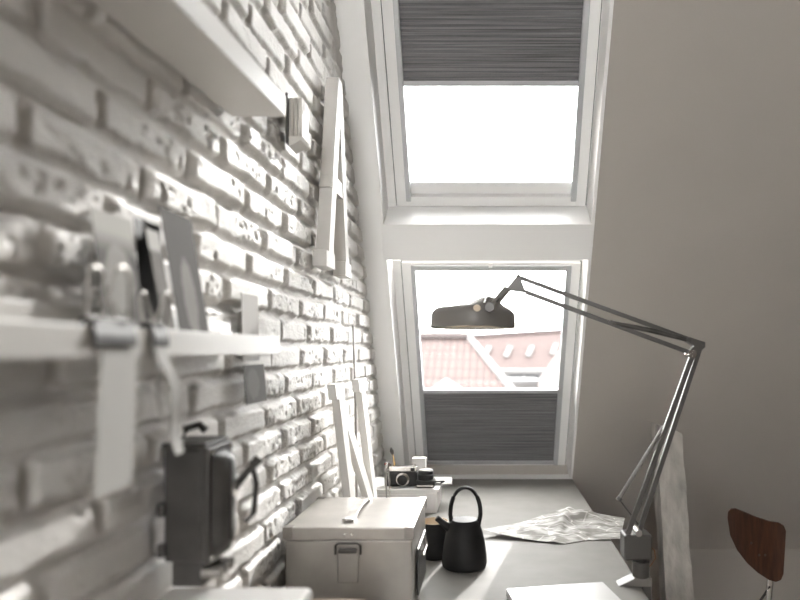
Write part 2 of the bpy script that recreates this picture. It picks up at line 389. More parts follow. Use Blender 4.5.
# ------------------------------------------------------------------ desk
DZ = EYE-.63
dk = thing('long_desk', (-.05,1.7,0), 'long grey linoleum desk top running along the brick wall to the roof window', 'desk')
MB().box((-.494,.35,DZ-.028),(.402,3.128,DZ)).build('desk_top','desk',dk,bevel=.002)
for x in (-.44,.33):
    for y in (.45,1.75,2.80): MB().box((x-.02,y-.02,0),(x+.02,y+.02,DZ-.028)).build('leg','steel_dark',dk,bevel=.002)
MB().box((-.42,.44,DZ-.08),(.31,.46,DZ-.029)).build('rail','steel_dark',dk)

# ------------------------------------------------------------------ shelves on the wall
sh = thing('wall_shelf', (-.45,.8,EYE+.45), 'thick white wall shelf at the top left, seen from below', 'shelf')
MB().box((-.498,.25,EYE+.45),(-.394,1.236,EYE+.491)).build('board','shelf',sh,bevel=.0015)
MB().box((-.499,.35,EYE+.435),(-.490,.40,EYE+.4495)).build('bracket','aludark',sh)
sh.rotation_euler = (math.radians(2),0,0); sh.location.z -= .0152      # hangs slightly out of level
lg = thing('picture_ledge', (-.45,.8,EYE-.008), 'long narrow white picture ledge holding cards and clips on the brick wall', 'shelf')
MB().box((-.486,.2,EYE-.008),(-.412,1.225,EYE+.004)).build('base_board','ledge',lg,bevel=.001)
MB().box((-.412,.2,EYE-.008),(-.402,1.225,EYE+.0254)).build('front_lip','ledge',lg,bevel=.001)
MB().box((-.497,.2,EYE-.008),(-.486,1.20,EYE+.051)).build('back_rail','ledge',lg,bevel=.001)

# ------------------------------------------------------------------ cards and photographs in the ledge
def card(name, y0, y1, xb, xt, h, m, label, cat, z0=EYE+.0045, th=.0009, skew=0.0, group=None, curve=0.0):
    a = Vector((xb,y0,z0)); b = Vector((xb,y1,z0)); n = 8
    P = []
    for i in range(n+1):
        f = i/n; x = xb+(xt-xb)*f + curve*math.sin(PI*f); z = z0+h*f
        P.append((Vector((x,y0+skew*f,z)), Vector((x,y1+skew*f,z))))
    mb = MB(); vsv = [p for pr in P for p in pr]; vsv += [p+Vector((-th,0,0)) for p in vsv]; k = 2*(n+1)
    fs = [(2*i,2*i+1,2*i+3,2*i+2) for i in range(n)] + [(k+2*i,k+2*i+2,k+2*i+3,k+2*i+1) for i in range(n)]
    fs += [(2*i,2*i+2,k+2*i+2,k+2*i) for i in range(n)] + [(2*i+1,k+2*i+1,k+2*i+3,2*i+3) for i in range(n)]
    fs += [(0,k,k+1,1),(2*n,2*n+1,k+2*n+1,k+2*n)]
    mb.add(vsv, fs)
    o = mb.build(name, m, uv=lambda p: ((p.y-y0-skew*(p.z-z0)/h)/(y1-y0), (p.z-z0)/h), loc=Vector(((xb),(y0+y1)/2,z0)))
    return tag(o, label, cat, group)
card('portrait_photograph', .757,.845,-.452,-.478,.168,'photoA','pale portrait print, leftmost of the cards leaning on the picture ledge','photograph', skew=.008)
card('dark_card', .868,.935,-.470,-.482,.176,'dark_card','black card almost hidden behind the narrow bookmark on the ledge','card')
card('bookmark_card', .872,.905,-.440,-.472,.163,'photoE','narrow grey card with white top, between black card and tall dark print','card', skew=.006)
card('tall_photograph', .915,1.012,-.440,-.476,.203,'photoC','tall dark grey print, rightmost of the pictures standing on the ledge','photograph', skew=.006)
o = MB().box((-.478,1.075,EYE+.0045),(-.452,1.125,EYE+.032)).build('small_block','white_box',bevel=.002,loc=Vector((-.465,1.1,EYE+.0045)))
tag(o,'small white block lying in the ledge right of the tall print','block')
card('paper_strip', 1.262,1.352,-.4870,-.4905,.135,'paperwarm','plain pale paper strip taped to bricks just past the ledge end','paper', z0=EYE-.022)
card('small_photograph', 1.258,1.372,-.478,-.485,.078,'photoD','small grey print on the bricks below the plain paper strip','photograph', z0=EYE-.108)

# ------------------------------------------------------------------ bulldog clips gripping the front lip, with papers
def clip(y, wd, label, sc_=1.0):
    r = thing('binder_clip', (-.406,y,EYE-.012), label, 'clip', None)
    z1 = EYE+.027; z0 = EYE+.004
    prof = [(-.4150,z0),(-.4150,z1+.002),(-.412,z1+.006),(-.402,z1+.006),(-.3965,z1-.012),(-.3965,z0+.002),(-.3985,z0),(-.4005,z1-.002),(-.4130,z1-.001),(-.4130,z0)]
    MB().prism([(x,y-wd/2,z) for x,z in prof],(0,wd,0)).build('spring_body','dark_card',r)
    for s in (-1,1):                         # wire handles standing up, one each side
        x0 = -.406 + s*.007
        pts = []; hh = .055*sc_; ww = wd*.36
        for i in range(17):
            a_ = i/16*2*PI; 
        base = z1+.004
        pts = [(x0,y-ww,base),(x0+s*.003,y-ww*.8,base+hh*.35)]
        for i in range(9):
            a_ = PI - PI*i/8; pts.append((x0+s*.007, y+ww*.55*math.cos(a_), base+hh*.75+hh*.25*math.sin(a_)))
        pts += [(x0+s*.003,y+ww*.8,base+hh*.35),(x0,y+ww,base)]
        MB().tube(pts,.0021,seg=8).build('wire_handle','aludark',r,smooth=True,angle=60)
    MB().cyl((-.406,y-wd/2,z1+.0065),(-.406,y+wd/2,z1+.0065),.0013,seg=10).build('hinge_roll','chrome',r,smooth=True)
    return r
clip(.682,.074,'large black and chrome binder clip on the ledge lip, nearest the camera',1.05)
clip(.775,.034,'small chrome binder clip on the ledge lip holding curled paper strips',.7)
card('hanging_sheet', .634,.702,-.392,-.4010,.158,'paper','long pale sheet hanging from the large binder clip','paper', z0=EYE-.148, skew=.028)
def strip(name, pts, wd, m, label, cat):
    mb = MB(); A = []
    for p,wi in zip(pts,wd): p = Vector(p); A += [p-Vector((0,wi/2,0)), p+Vector((0,wi/2,0))]
    B = [p+Vector((.0008,0,0)) for p in A]; k = len(A); n = len(pts)
    fs = [(2*i,2*i+1,2*i+3,2*i+2) for i in range(n-1)]+[(k+2*i,k+2*i+2,k+2*i+3,k+2*i+1) for i in range(n-1)]
    fs += [(2*i,2*i+2,k+2*i+2,k+2*i) for i in range(n-1)]+[(2*i+1,k+2*i+1,k+2*i+3,2*i+3) for i in range(n-1)]+[(0,k,k+1,1),(2*n-2,2*n-1,k+2*n-1,k+2*n-2)]
    mb.add(A+B,fs); o = mb.build(name,m,smooth=True,loc=Vector(pts[-1])); return tag(o,label,cat)
strip('curled_strip',[(-.4010,.770,EYE+.012),(-.396,.776,EYE-.010),(-.388,.792,EYE-.045),(-.396,.808,EYE-.080),(-.404,.820,EYE-.110),(-.396,.816,EYE-.132)],[.022,.024,.030,.030,.028,.020],'paper','curled white paper strip hanging from the small binder clip','paper')
strip('narrow_strip',[(-.4012,.762,EYE+.012),(-.394,.764,EYE-.02),(-.398,.766,EYE-.05),(-.394,.768,EYE-.082)],[.007,.007,.006,.007],'paperwarm','thin pale ribbon hanging beside the curled paper strip','ribbon')

# ------------------------------------------------------------------ old switch box on the wall
sb = thing('switch_box', (-.45,1.0,EYE-.35), 'old dark grey metal switch box with side lever mounted on the brick wall', 'switch box')
X0,X1 = -.487,-.430; Y0,Y1 = .955,1.035; zb,zt = EYE-.318,EYE-.148
MB().box((X0,Y0,zb),(X1,Y1,zt)).build('housing','boxgrey',sb,bevel=.004,seg=3)
MB().box((X1+.0005,Y0-.003,zb-.002),(X1+.012,Y1+.003,zt+.002)).build('cover','boxgrey',sb,bevel=.003,seg=3)
MB().box((X0-.002,Y0-.002,zt),(X1+.006,Y1+.002,zt+.009)).build('top_plate','boxgrey',sb,bevel=.002)
cy_ = (Y0+Y1)/2
mb = MB(); R=[]
for k,(ins,xo) in enumerate(((.008,.012),(.014,.024),(.024,.029))):
    y0_,y1_,z0_,z1_ = Y0+ins,Y1-ins,zb+ins,zt-ins; ring=[]
    rad=.02
    for (cyy,czz,a0) in ((y1_-rad,z1_-rad,0),(y0_+rad,z1_-rad,PI/2),(y0_+rad,z0_+rad,PI),(y1_-rad,z0_+rad,1.5*PI)):
        for i in range(6):
            a_=a0+PI/2*i/5; ring.append(Vector((X1+xo,cyy+rad*math.cos(a_),czz+rad*math.sin(a_))))
    R.append(ring)
mb.rings(R).build('raised_cover','boxgrey',sb,smooth=True,angle=50)
lev = MB().tube([(X1+.027,Y1-.030,zt-.070),(X1+.048,Y1-.012,zt-.040),(X1+.056,Y1-.002,zt-.028)],.006,rs=[.006,.006,.008]).build('lever','steel_dark',sb,smooth=True)
MB().tube([(X1+.046,Y1-.004,zt-.03),(X1+.052,Y1+.0,zt-.07),(X1+.048,Y1+.0,zt-.115),(X1+.036,Y1-.006,zt-.128)],.0042).build('lever_guard','steel_dark',sb,smooth=True)
MB().cyl((X1+.022,Y1-.03,zt-.07),(X1+.031,Y1-.03,zt-.07),.012).build('lever_pivot','aludark',sb,smooth=True)
mb = MB().box((X0+.004,Y0+.012,zb-.042),(X1-.004,Y1-.012,zb-.0005)); mb.build('terminal_box','boxgrey',sb,bevel=.006,seg=3)
for k in range(3):
    yk = Y0+.018+.022*k
    MB().cyl((X1-.006,yk,zb-.020),(X1+.022,yk,zb-.020),.009,.008).build('cable_gland','aludark',sb,smooth=True)
for z_ in (zb+.02,zt-.09):
    MB().box((X0-.006,Y0-.010,z_-.010),(X0+.004,Y0+.004,z_+.010)).build('mounting_lug','steel_dark',sb,bevel=.002)
for (yy_,z_) in ((Y0+.006,zt-.006),(Y1-.006,zt-.006),(Y0+.006,zb+.006),(Y1-.006,zb+.006)):
    MB().lathe([(.0001,.0035),(.003,.003),(.004,0)],(X1+.012,yy_,z_),(1,0,0),seg=12).build('screw','chrome',sb,smooth=True)
MB().tube([(X0+.012,Y0+.035,zt+.009),(X0+.014,Y0+.04,zt+.026),(X0+.026,Y0+.06,zt+.030),(X0+.036,Y0+.062,zt+.020)],.006).build('top_hook','steel_dark',sb,smooth=True)

# ------------------------------------------------------------------ boxes at the near end of the desk
wb = thing('storage_box',( -.375,.84,DZ),'white lidded box standing on the desk below the switch box','box')
MB().box((-.480,.70,DZ),(-.274,.965,EYE-.385)).build('body','white_box',wb,bevel=.006)
MB().box((-.484,.695,EYE-.3845),(-.268,.970,EYE-.358)).build('lid','white_box',wb,bevel=.008,seg=4)
cb = thing('cardboard_box',(-.30,1.34,DZ),'plain brown cardboard box in front of the aluminium case','box')
MB().box((-.36,1.18,DZ),(-.25,1.29,DZ+.128)).build('body','card_brown',cb,bevel=.002)
MB().box((-.3603,1.232,DZ+.1285),(-.2497,1.238,DZ+.1290)).build('tape','paperwarm',cb)

# ------------------------------------------------------------------ aluminium case
ca = thing('aluminium_case',(-.33,1.65,DZ),'scuffed aluminium case with front latch standing on the desk against bricks','case')
cx0,cx1,cy0,cy1 = -.482,-.179,1.492,1.803; ct = EYE-.4145
MB().box((cx0+.003,cy0+.003,DZ),(cx1-.003,cy1-.003,ct-.031)).build('body','alu',ca,bevel=.003)
MB().box((cx0,cy0,ct-.0305),(cx1,cy1,ct)).build('lid','alu',ca,bevel=.003)
MB().box((cx0-.001,cy0-.0015,ct-.004),(cx1+.0015,cy1+.001,ct+.001)).build('lid_rim','aludark',ca,bevel=.0015) if False else None
for (x,sx) in ((cx0,1),(cx1,-1)):
    for (y,sy) in ((cy0,1),(cy1,-1)):
        mb = MB(); a=.022; e=.0012
        mb.obox((x+sx*(a/2-e), y-sy*e/2, ct-.013),(a,e,.027)); mb.obox((x-sx*e/2, y+sy*(a/2-e), ct-.013),(e,a,.027)); mb.obox((x+sx*(a/2-e), y+sy*(a/2-e), ct+.0006),(a,a,.0012))
        mb.build('corner_cap','capsteel',ca,bevel=.0008)
lt = MB().box((-.3545,cy0-.007,DZ+.088),(-.306,cy0+.002,ct-.048)).build('latch_plate','alu',ca,bevel=.003,seg=3)
mb = MB().tube([(x_-.0165,y_,z_) for x_,y_,z_ in ((-.3425,cy0-.006,ct-.060),(-.3425,cy0-.007,ct-.040),(-.335,cy0-.007,ct-.034),(-.292,cy0-.007,ct-.034),(-.2845,cy0-.007,ct-.040),(-.2845,cy0-.006,ct-.060))],.0028)
mb.build('latch_loop','steel_dark',ca,smooth=True)
MB().box((-.352,cy0-.012,ct-.057),(-.309,cy0-.0005,ct-.047)).build('latch_bar','steel_dark',ca,bevel=.002)
for x in (-.339,-.322): MB().lathe([(.0001,.002),(.0025,.0015),(.0032,0)],(x,cy0,ct-.016),(0,-1,0),seg=12).build('rivet','chrome',ca,smooth=True)
hp = [(-.339,1.545,ct+.002),(-.339,1.56,ct+.004),(-.340,1.60,ct+.009),(-.341,1.66,ct+.011),(-.342,1.71,ct+.009),(-.343,1.745,ct+.004),(-.343,1.76,ct+.002)]
mb = MB().rings([[Vector((p[0]+a,p[1],p[2]+b)) for a,b in ((-.0115,0),(.0115,0),(.0115,.004),(-.0115,.004))] for p in hp]); mb.build('strap_handle','aludark',ca,bevel=.001)
for y in (1.550,1.757): MB().box((-.356,y-.012,ct),(-.326,y+.012,ct+.008)).build('handle_mount','chrome',ca,bevel=.002)
MB().box((cx1-.0005,1.56,DZ+.03),(cx1+.006,1.73,ct-.07)).build('side_handle_plate','steel_dark',ca,bevel=.003)
MB().tube([(cx1+.006,1.59,ct-.08),(cx1+.012,1.60,ct-.10),(cx1+.012,1.69,ct-.10),(cx1+.006,1.70,ct-.08)],.0025).build('side_handle','aludark',ca,smooth=True)

# small tapering steel tool on back edge of the lid
st = thing('steel_dividers',(-.288,1.785,ct),'pair of slim steel dividers standing upright on the case lid','drawing tool')
MB().tube([(-.2885,1.785,ct+.0015),(-.290,1.785,ct+.05),(-.287,1.785,ct+.088)],.003,rs=[.0012,.0028,.0035]).build('leg','aludark',st,smooth=True)
MB().tube([(-.2800,1.787,ct+.0015),(-.2810,1.786,ct+.05),(-.285,1.785,ct+.088)],.003,rs=[.0012,.0028,.0035]).build('leg','chrome',st,smooth=True)
MB().cyl((-.287,1.785,ct+.086),(-.285,1.785,ct+.101),.0055,.0045).build('hinge_grip','chrome',st,smooth=True)

# ------------------------------------------------------------------ white drawer box, cameras
BZ = EYE-.537
ub = thing('drawer_unit',(-.34,2.58,DZ),'low white drawer box at the window end of the desk, cameras on top','drawer box')
MB().box((-.478,2.475,DZ),(-.205,2.69,BZ-.010)).build('body','white_box',ub,bevel=.002)
MB().box((-.482,2.465,BZ-.0095),(-.196,2.70,BZ)).build('top_board','white_box',ub,bevel=.001)
dr = MB().box((-.470,2.4705,DZ+.012),(-.213,2.4748,BZ-.022)).build('drawer','white_box',ub,bevel=.001)
MB().lathe([(.0001,.014),(.005,.012),(.003,.004),(.004,0)],(-.34,2.4705,DZ+.045),(0,-1,0),seg=14).build('knob','chrome',dr,smooth=True)

cm = thing('rangefinder_camera',(-.35,2.53,BZ),'silver-topped black camera facing the room on the drawer box','camera')
MB().box((-.416,2.515,BZ+.0),(-.286,2.548,BZ+.058)).build('body','blackplastic',cm,bevel=.008,seg=3)
MB().box((-.416,2.513,BZ+.0585),(-.286,2.550,BZ+.080)).build('top_cover','chrome',cm,bevel=.004,seg=3)
ln = MB().lathe([(.026,0),(.026,.008),(.0225,.010),(.0225,.022),(.020,.024),(.017,.019)],(-.342,2.515,BZ+.030),(0,-1,0),cap=True).build('lens_barrel','chrome',cm,smooth=True)
MB().lathe([(.0001,.0245),(.010,.0235),(.018,.021)],(-.342,2.515,BZ+.030),(0,-1,0)).build('lens_glass','blackplastic',ln,smooth=True)
MB().box((-.312,2.511,BZ+.062),(-.296,2.5128,BZ+.074)).build('viewfinder','blackplastic',cm,bevel=.001)
MB().cyl((-.40,2.532,BZ+.0805),(-.40,2.532,BZ+.087),.009).build('shutter_dial','chrome',cm,smooth=True)
MB().cyl((-.30,2.532,BZ+.0805),(-.30,2.532,BZ+.085),.007).build('rewind_knob','chrome',cm,smooth=True)
o = MB().tube([(-.412,2.505,BZ+.0905),(-.398,2.52,BZ+.0905)],.0035).build('red_cap','red',smooth=True)
o.data.transform(Matrix.Translation((.405,-2.512,-(BZ+.0875)))); o.location = (-.405,2.512,BZ+.0875)
tag(o,'small red cap lying on the silver-topped camera','cap')

c2 = thing('folding_camera',(-.25,2.52,BZ),'black camera lying on its back with round lens upwards, right of silver one','camera')
MB().box((-.288,2.485,BZ),(-.216,2.545,BZ+.030)).build('body','blackplastic',c2,bevel=.005,seg=3)
MB().box((-.284,2.483,BZ+.006),(-.220,2.4848,BZ+.012)).build('chrome_strip','chrome',c2)
MB().lathe([(.031,0),(.032,.018),(.029,.022),(.029,.034),(.026,.036)],(-.252,2.515,BZ+.030),cap=True).build('lens_barrel','blackplastic',c2,smooth=True)
MB().lathe([(.026,.0362),(.0255,.038),(.0001,.0385)],(-.252,2.515,BZ+.030)).build('lens_rim','aludark',c2,smooth=True)
MB().tube([(-.216,2.52,BZ+.018),(-.195,2.51,BZ+.022),(-.180+.0,2.52,BZ+.020),(-.198,2.54,BZ+.006),(-.214,2.535,BZ+.008)],.003).build('strap','blackplastic',c2,smooth=True)
o = MB().box((-.318,2.60,BZ),(-.262,2.645,BZ+.096)).build('small_carton','white_box',bevel=.002,loc=Vector((-.29,2.62,BZ))); tag(o,'small white carton standing upright behind the two cameras','box')
pb = thing('paint_brush',(-.385,2.58,BZ),'little brush with ochre handle leaning behind the silver-topped camera','brush')
MB().tube([(-.376,2.585,BZ+.003),(-.385,2.585,BZ+.07),(-.392,2.585,BZ+.115)],.004,rs=[.0045,.0045,.003]).build('handle','ochre',pb,smooth=True)
MB().tube([(-.392,2.585,BZ+.115),(-.397,2.585,BZ+.128),(-.400,2.585,BZ+.142)],.004,rs=[.004,.008,.003]).build('bristles','steel_dark',pb,smooth=True)
for k,(x,y,a,dz_) in enumerate(((-.205,2.60,.25,.0),(-.195,2.61,.05,.0035))):
    R = Matrix.Rotation(a,3,'Z')
    o = MB().obox((0,0,.0014),(.10,.14,.0028),R).build('notebook','paper'); o.location = (x-.01,y,BZ+dz_)
    tag(o,('white notebook lying on the right end of the drawer box, lower of two','white notebook lying askew on top of the other on the drawer box')[k],'notebook')

# ------------------------------------------------------------------ mug and teapot
def add_mug():
    r = thing('black_mug',(-.168,1.945,DZ),'black cup with pale inside half hidden between the case and the teapot','cup')
    MB().lathe([(.0001,0),(.034,0),(.0365,.004),(.0385,.03),(.0405,.104),(.0415,.110)],(-.168,1.945,DZ)).build('outer_wall','black',r,smooth=True)
    MB().lathe([(.0415,.110),(.0400,.1115),(.0385,.108),(.0365,.03),(.0001,.012)],(-.168,1.945,DZ)).build('inner_glaze','cream',r,smooth=True)
add_mug()
tx,ty = -.0745,1.865
tp = thing('teapot',(tx,ty,DZ),'matt black stoneware teapot with tall hoop handle and short spout on the desk','teapot')
MB().lathe([(.0001,0),(.058,0),(.0635,.004),(.0655,.012),(.0645,.035),(.0600,.070),(.0520,.105),(.0435,.128),(.0385,.134)],(tx,ty,DZ)).build('body','black',tp,smooth=True,angle=50)
ld = MB().lathe([(.0375,.1335),(.036,.137),(.020,.139),(.0001,.1395)],(tx,ty,DZ)).build('lid','black',tp,smooth=True)
hpts = []
for i in range(25):
    a_ = PI*1.0*(i/24); hpts.append((tx+.0025-.0435*math.cos(a_)*(1 if i<12 else 1.02), ty, DZ+.150+.079*math.sin(a_)**.9))
hpts = [(tx-.037,ty,DZ+.126)]+hpts+[(tx+.041,ty,DZ+.120)]
MB().tube(hpts,.0062,flat=.8,seg=14).build('hoop_handle','black',tp,smooth=True,angle=60)
MB().tube([(tx-.030,ty-.006,DZ+.100),(tx-.056,ty-.010,DZ+.124),(tx-.070,ty-.012,DZ+.136),(tx-.0800,ty-.013,DZ+.1445)],.009,rs=[.014,.0105,.0088,.0085],seg=16).build('spout','black',tp,smooth=True,angle=60)

# ------------------------------------------------------------------ crumpled printed sheet over the desk edge
def sheet(name, A,B,C_,D, m, label, zf, nu=28, nv=20, jag=.0):
    A,B,C_,D = map(Vector,(A,B,C_,D)); mb = MB(); P=[]; UV={}
    for i in range(nu+1):
        for j in range(nv+1):
            u=i/nu; v=j/nv; p = A*(1-u)*(1-v)+B*u*(1-v)+C_*u*v+D*(1-u)*v
            p = p + Vector((0,0,zf(u,v))); P.append(p)
    up = [p+Vector((0,0,.0007)) for p in P]; k = len(P); W_=nv+1
    fs = []
    for i in range(nu):
        for j in range(nv):
            a=i*W_+j; fs.append((a,a+1,a+W_+1,a+W_)); fs.append((k+a,k+a+W_,k+a+W_+1,k+a+1))
    for i in range(nu): fs.append((i*W_,(i+1)*W_,k+(i+1)*W_,k+i*W_)); a=i*W_+nv; fs.append((a,k+a,k+a+W_,a+W_))
    for j in range(nv): fs.append((j,k+j,k+j+1,j+1)); a=nu*W_+j; fs.append((a,a+1,k+a+1,k+a))
    mb.add(P+up,fs)
    o = mb.build(name,m,smooth=True,uv=lambda p:(p.x*4,p.y*4),loc=A); return tag(o,label,'paper')
zt_ = DZ+.0012
def poly(pts,u):
    k = min(int(u*(len(pts)-1)),len(pts)-2); f = u*(len(pts)-1)-k
    return Vector(pts[k]).lerp(Vector(pts[k+1]),f)
far_edge = [(-.024,2.168,zt_+.020),(.110,2.275,zt_+.016),(.268,2.385,zt_+.036),(.385,2.372,zt_+.022),(.495,2.350,zt_+.012)]
near_edge = [(-.016,2.158,zt_+.019),(.110,2.110,zt_+.006),(.235,2.070,zt_+.0005),(.325,2.115,zt_+.001),(.430,2.112,zt_+.006)]
nu,nv = 56,26; mb = MB(); P=[]
for i in range(nu+1):
    for j in range(nv+1):
        u=i/nu; v=j/nv; p = poly(far_edge,u).lerp(poly(near_edge,u),v); e = 16*u*(1-u)*v*(1-v)
        z = .010*e*abs(math.sin(7*u+4*v)) + .004*e*math.sin(23*u-9*v)
        if u>.5: z += .022*math.exp(-((v-.20)/.14)**2)*math.sin(PI*min(1,(u-.5)*2.4)) 
        z += .012*math.exp(-((u-.5+.12*(v-.5))/.035)**2)*(1-v*.6)
        p.z = max(zt_, p.z+z); P.append(p)
up=[p+Vector((0,0,.0007)) for p in P]; k=len(P); W_=nv+1; fs=[]
for i in range(nu):
    for j in range(nv):
        q=i*W_+j; fs.append((q,q+1,q+W_+1,q+W_)); fs.append((k+q,k+q+W_,k+q+W_+1,k+q+1))
for i in range(nu): fs.append((i*W_,(i+1)*W_,k+(i+1)*W_,k+i*W_)); q=i*W_+nv; fs.append((q,k+q,k+q+W_,q+W_))
for j in range(nv): fs.append((j,k+j,k+j+1,j+1)); q=nu*W_+j; fs.append((q,q+1,k+q+1,k+q))
mb.add(P+up,fs)
o = mb.build('printed_map','news',smooth=True,uv=lambda p:(p.x*6,p.y*6),loc=Vector((.2,2.2,DZ)),angle=50)
tag(o,'crumpled printed map lying on the desk and sticking out over its right edge','map')

# ------------------------------------------------------------------ laptop
lpz = DZ
lt_ = thing('closed_laptop',(.2,1.5,DZ),'closed silver laptop lying on the desk at the bottom edge','laptop')
a_ = math.radians(11); ux = Vector((math.cos(a_),math.sin(a_),0)); uy = Vector((math.sin(a_)*1.0,-math.cos(a_),0))
P0 = Vector((.040,1.635,DZ)); 
def lapbox(u0,u1,v0,v1,z0,z1):
    R = Matrix((ux,-uy,Vector((0,0,1)))).transposed()
    c_ = P0+ux*(u0+u1)/2+uy*(v0+v1)/2; c_.z = DZ+(z0+z1)/2
    return MB().obox(c_,(u1-u0,v1-v0,z1-z0),R)
lapbox(0,.262,0,.33,.002,.0115).build('base','laptop',lt_,bevel=.003,seg=3)
lapbox(0,.262,0,.33,.0123,.0210).build('screen_lid','laptop',lt_,bevel=.0035,seg=3)
lapbox(.004,.258,.004,.326,.0110,.0126).build('seam','blackplastic',lt_)
for u in (.02,.242):
    for v in (.02,.31): lapbox(u-.006,u+.006,v-.006,v+.006,0,.0025).build('foot','blackplastic',lt_)

# ------------------------------------------------------------------ anglepoise-style desk lamp
LY = 1.72
lm = thing('desk_lamp',at(641,587,LY)+Vector((0,0,0)),'grey spring-arm desk lamp clamped to the right edge of the desk','lamp')
def L(px,py,dy=0): return at(px,py,LY)+Vector((0,dy,0))
cxm = L(641,0).x
mb = MB(); z0=DZ+.0008
mb.prism([(L(617,0).x,LY-.018,z0),(L(633,0).x,LY-.022,z0+.022),(L(650,0).x,LY-.022,z0+.022),(L(650,0).x,LY-.022,z0),],(0,.044,0))
mb.build('clamp_jaw','lampgrey',lm,bevel=.002)
mb = MB().box((.404,LY-.02,DZ-.075),(.430,LY+.02,DZ+.022)); mb.build('clamp_bracket','lamparm',lm,bevel=.003)
MB().box((.360,LY-.018,DZ-.085),(.4035,LY+.018,DZ-.072)).build('clamp_arm','lamparm',lm,bevel=.002)
MB().cyl((.375,LY,DZ-.11),(.375,LY,DZ-.0285),.005).build('clamp_screw','chrome',lm,smooth=True)
MB().cyl((cxm,LY,DZ+.022),(cxm,LY,L(0,561).z),.0225,seg=28).build('socket','lamparm',lm,smooth=True)
MB().cyl((cxm,LY,L(0,561).z),(cxm,LY,L(0,556).z),.017,seg=24).build('swivel','steel_dark',lm,smooth=True)
xa,xb_ = L(622,0).x,L(649.5,0).x
MB().box((xa,LY-.032,L(0,557).z),(xb_,LY+.030,L(0,532).z)).build('pivot_housing','lamparm',lm,bevel=.006,seg=4)
MB().cyl(L(636,530,-.034),L(636,530,.02),.009).build('pivot_boss','aludark',lm,smooth=True)
def bar(a,b,wd,dep,name,m='lamparm'):
    a=Vector(a);b=Vector(b);z=(b-a).normalized(); y=Vector((0,1,0)); x=y.cross(z).normalized(); y=z.cross(x)
    R=Matrix((x,y,z)).transposed(); return MB().obox((a+b)/2,(wd,dep,(b-a).length),R).build(name,m,lm,bevel=.001)
bar(L(626,532,-.020),L(692,352,-.012),.0135,.010,'lower_arm')
bar(L(640,530,.004),L(701,346,.004),.0125,.010,'lower_arm')
MB().cyl(L(664,426,-.004),L(619,498,-.004),.0055,seg=14).build('spring_tube','lampgrey',lm,smooth=True)
MB().cyl(L(620,497,-.004),L(618,500,-.004),.0075,seg=14).build('spring_cap','steel_dark',lm,smooth=True)
MB().cyl(L(619,499,-.004),L(638,524,-.004),.0018,seg=8).build('spring_rod','steel_dark',lm,smooth=True)
mb = MB().prism([L(688,337,-.013),L(703,342,-.013),L(704,347,-.013),L(694,356,-.013),L(688,352,-.013),L(693,346,-.013),L(686,342,-.013)],(0,.026,0)); mb.build('elbow_plate','lamparm',lm,bevel=.001)
MB().cyl(L(690,354,-.022),L(690,354,.016),.0110,seg=24).build('elbow_knob','chrome',lm,smooth=True,)
MB().cyl(L(701.5,343.5,-.017),L(701.5,343.5,.017),.0050,seg=16).build('elbow_pin','steel_dark',lm,smooth=True)
bar(L(519,277,.006),L(701,343.5,.006),.0115,.008,'upper_arm')
bar(L(525,292,-.006),L(690,353,-.006),.0120,.008,'upper_arm')
MB().cyl(L(610,322.5,-.010),L(652,331,-.010),.0052,.0072,seg=14).build('spring_tube','steel_dark',lm,smooth=True)
MB().cyl(L(652,331,-.010),L(687,340,-.010),.0072,.006,seg=14).build('spring_tube','steel_dark',lm,smooth=True)
MB().cyl(L(610,322.5,-.018),L(610,322.5,.004),.0055,seg=14).build('spring_pin','steel_dark',lm,smooth=True)
MB().cyl(L(687,340,-.019),L(687,340,.004),.0065,seg=14).build('spring_pin','steel_dark',lm,smooth=True)
MB().prism([L(505,290,-.008),L(518,274.5,-.008),L(520,277,-.008),L(525.5,291,-.008),L(524,292.5,-.008)],(0,.016,0)).build('head_plate','lampgrey',lm,bevel=.001)
MB().cyl(L(518,276,-.011),L(518,276,.011),.0045,seg=14).build('head_pin','steel_dark',lm,smooth=True)
MB().cyl(L(524,291,-.011),L(524,291,.011),.0045,seg=14).build('head_pin','steel_dark',lm,smooth=True)
MB().cyl(L(507,289,-.004),L(491.5,308,-.022),.0105,.0105,seg=20).build('head_arm','lampgrey',lm,smooth=True)
MB().cyl(L(499,299,-.024),L(496,303,-.028),.0035,seg=12).build('head_screw','steel_dark',lm,smooth=True)
MB().cyl(L(489.5,308,-.036),L(489.5,308,.010),.0125,seg=22).build('head_joint','lamparm',lm,smooth=True)
# shade: skewed stack of rings
mb = MB(); R=[]; SEG=56; YS = LY+.100; sx = YS/F
def S(px,py,dy=0): return at(px,py,YS)+Vector((0,dy,0))
for (yl,xl,xr,ry) in ((328.2,430.8,515.2,.1105),(327,430.6,515.4,.1120),(314,431.3,514.8,.1120),(310.5,433.5,511.5,.109),(308,437,508,.106),(307,449,505.5,.104),(304.5,463,502.5,.100),(301.5,472,499.5,.095),(299,479,496,.088),(298,484,492,.070)):
    cx_ = (xl+xr)/2; r_ = (xr-xl)/2*sx; z_ = S(0,yl).z
    R.append([Vector((S(cx_,0).x+r_*math.cos(2*PI*i/SEG), YS+ry*math.sin(2*PI*i/SEG), z_)) for i in range(SEG)])
mb.rings(R,cap=False); k0=len(mb.v)-SEG; mb.f.append(list(range(k0,k0+SEG)))
shd = mb.build('lamp_shade','lampgrey',lm,smooth=True,angle=40)
md = shd.modifiers.new('Solidify','SOLIDIFY'); md.thickness=.0015; md.offset=-1
mb = MB(); zc = S(473,0).x
mb.lathe([(.1085,0),(.1085,.030),(.095,.040),(.03,.046),(.0001,.048)],(zc,YS,S(0,328).z)).build('reflector','lampinside',shd,smooth=True)
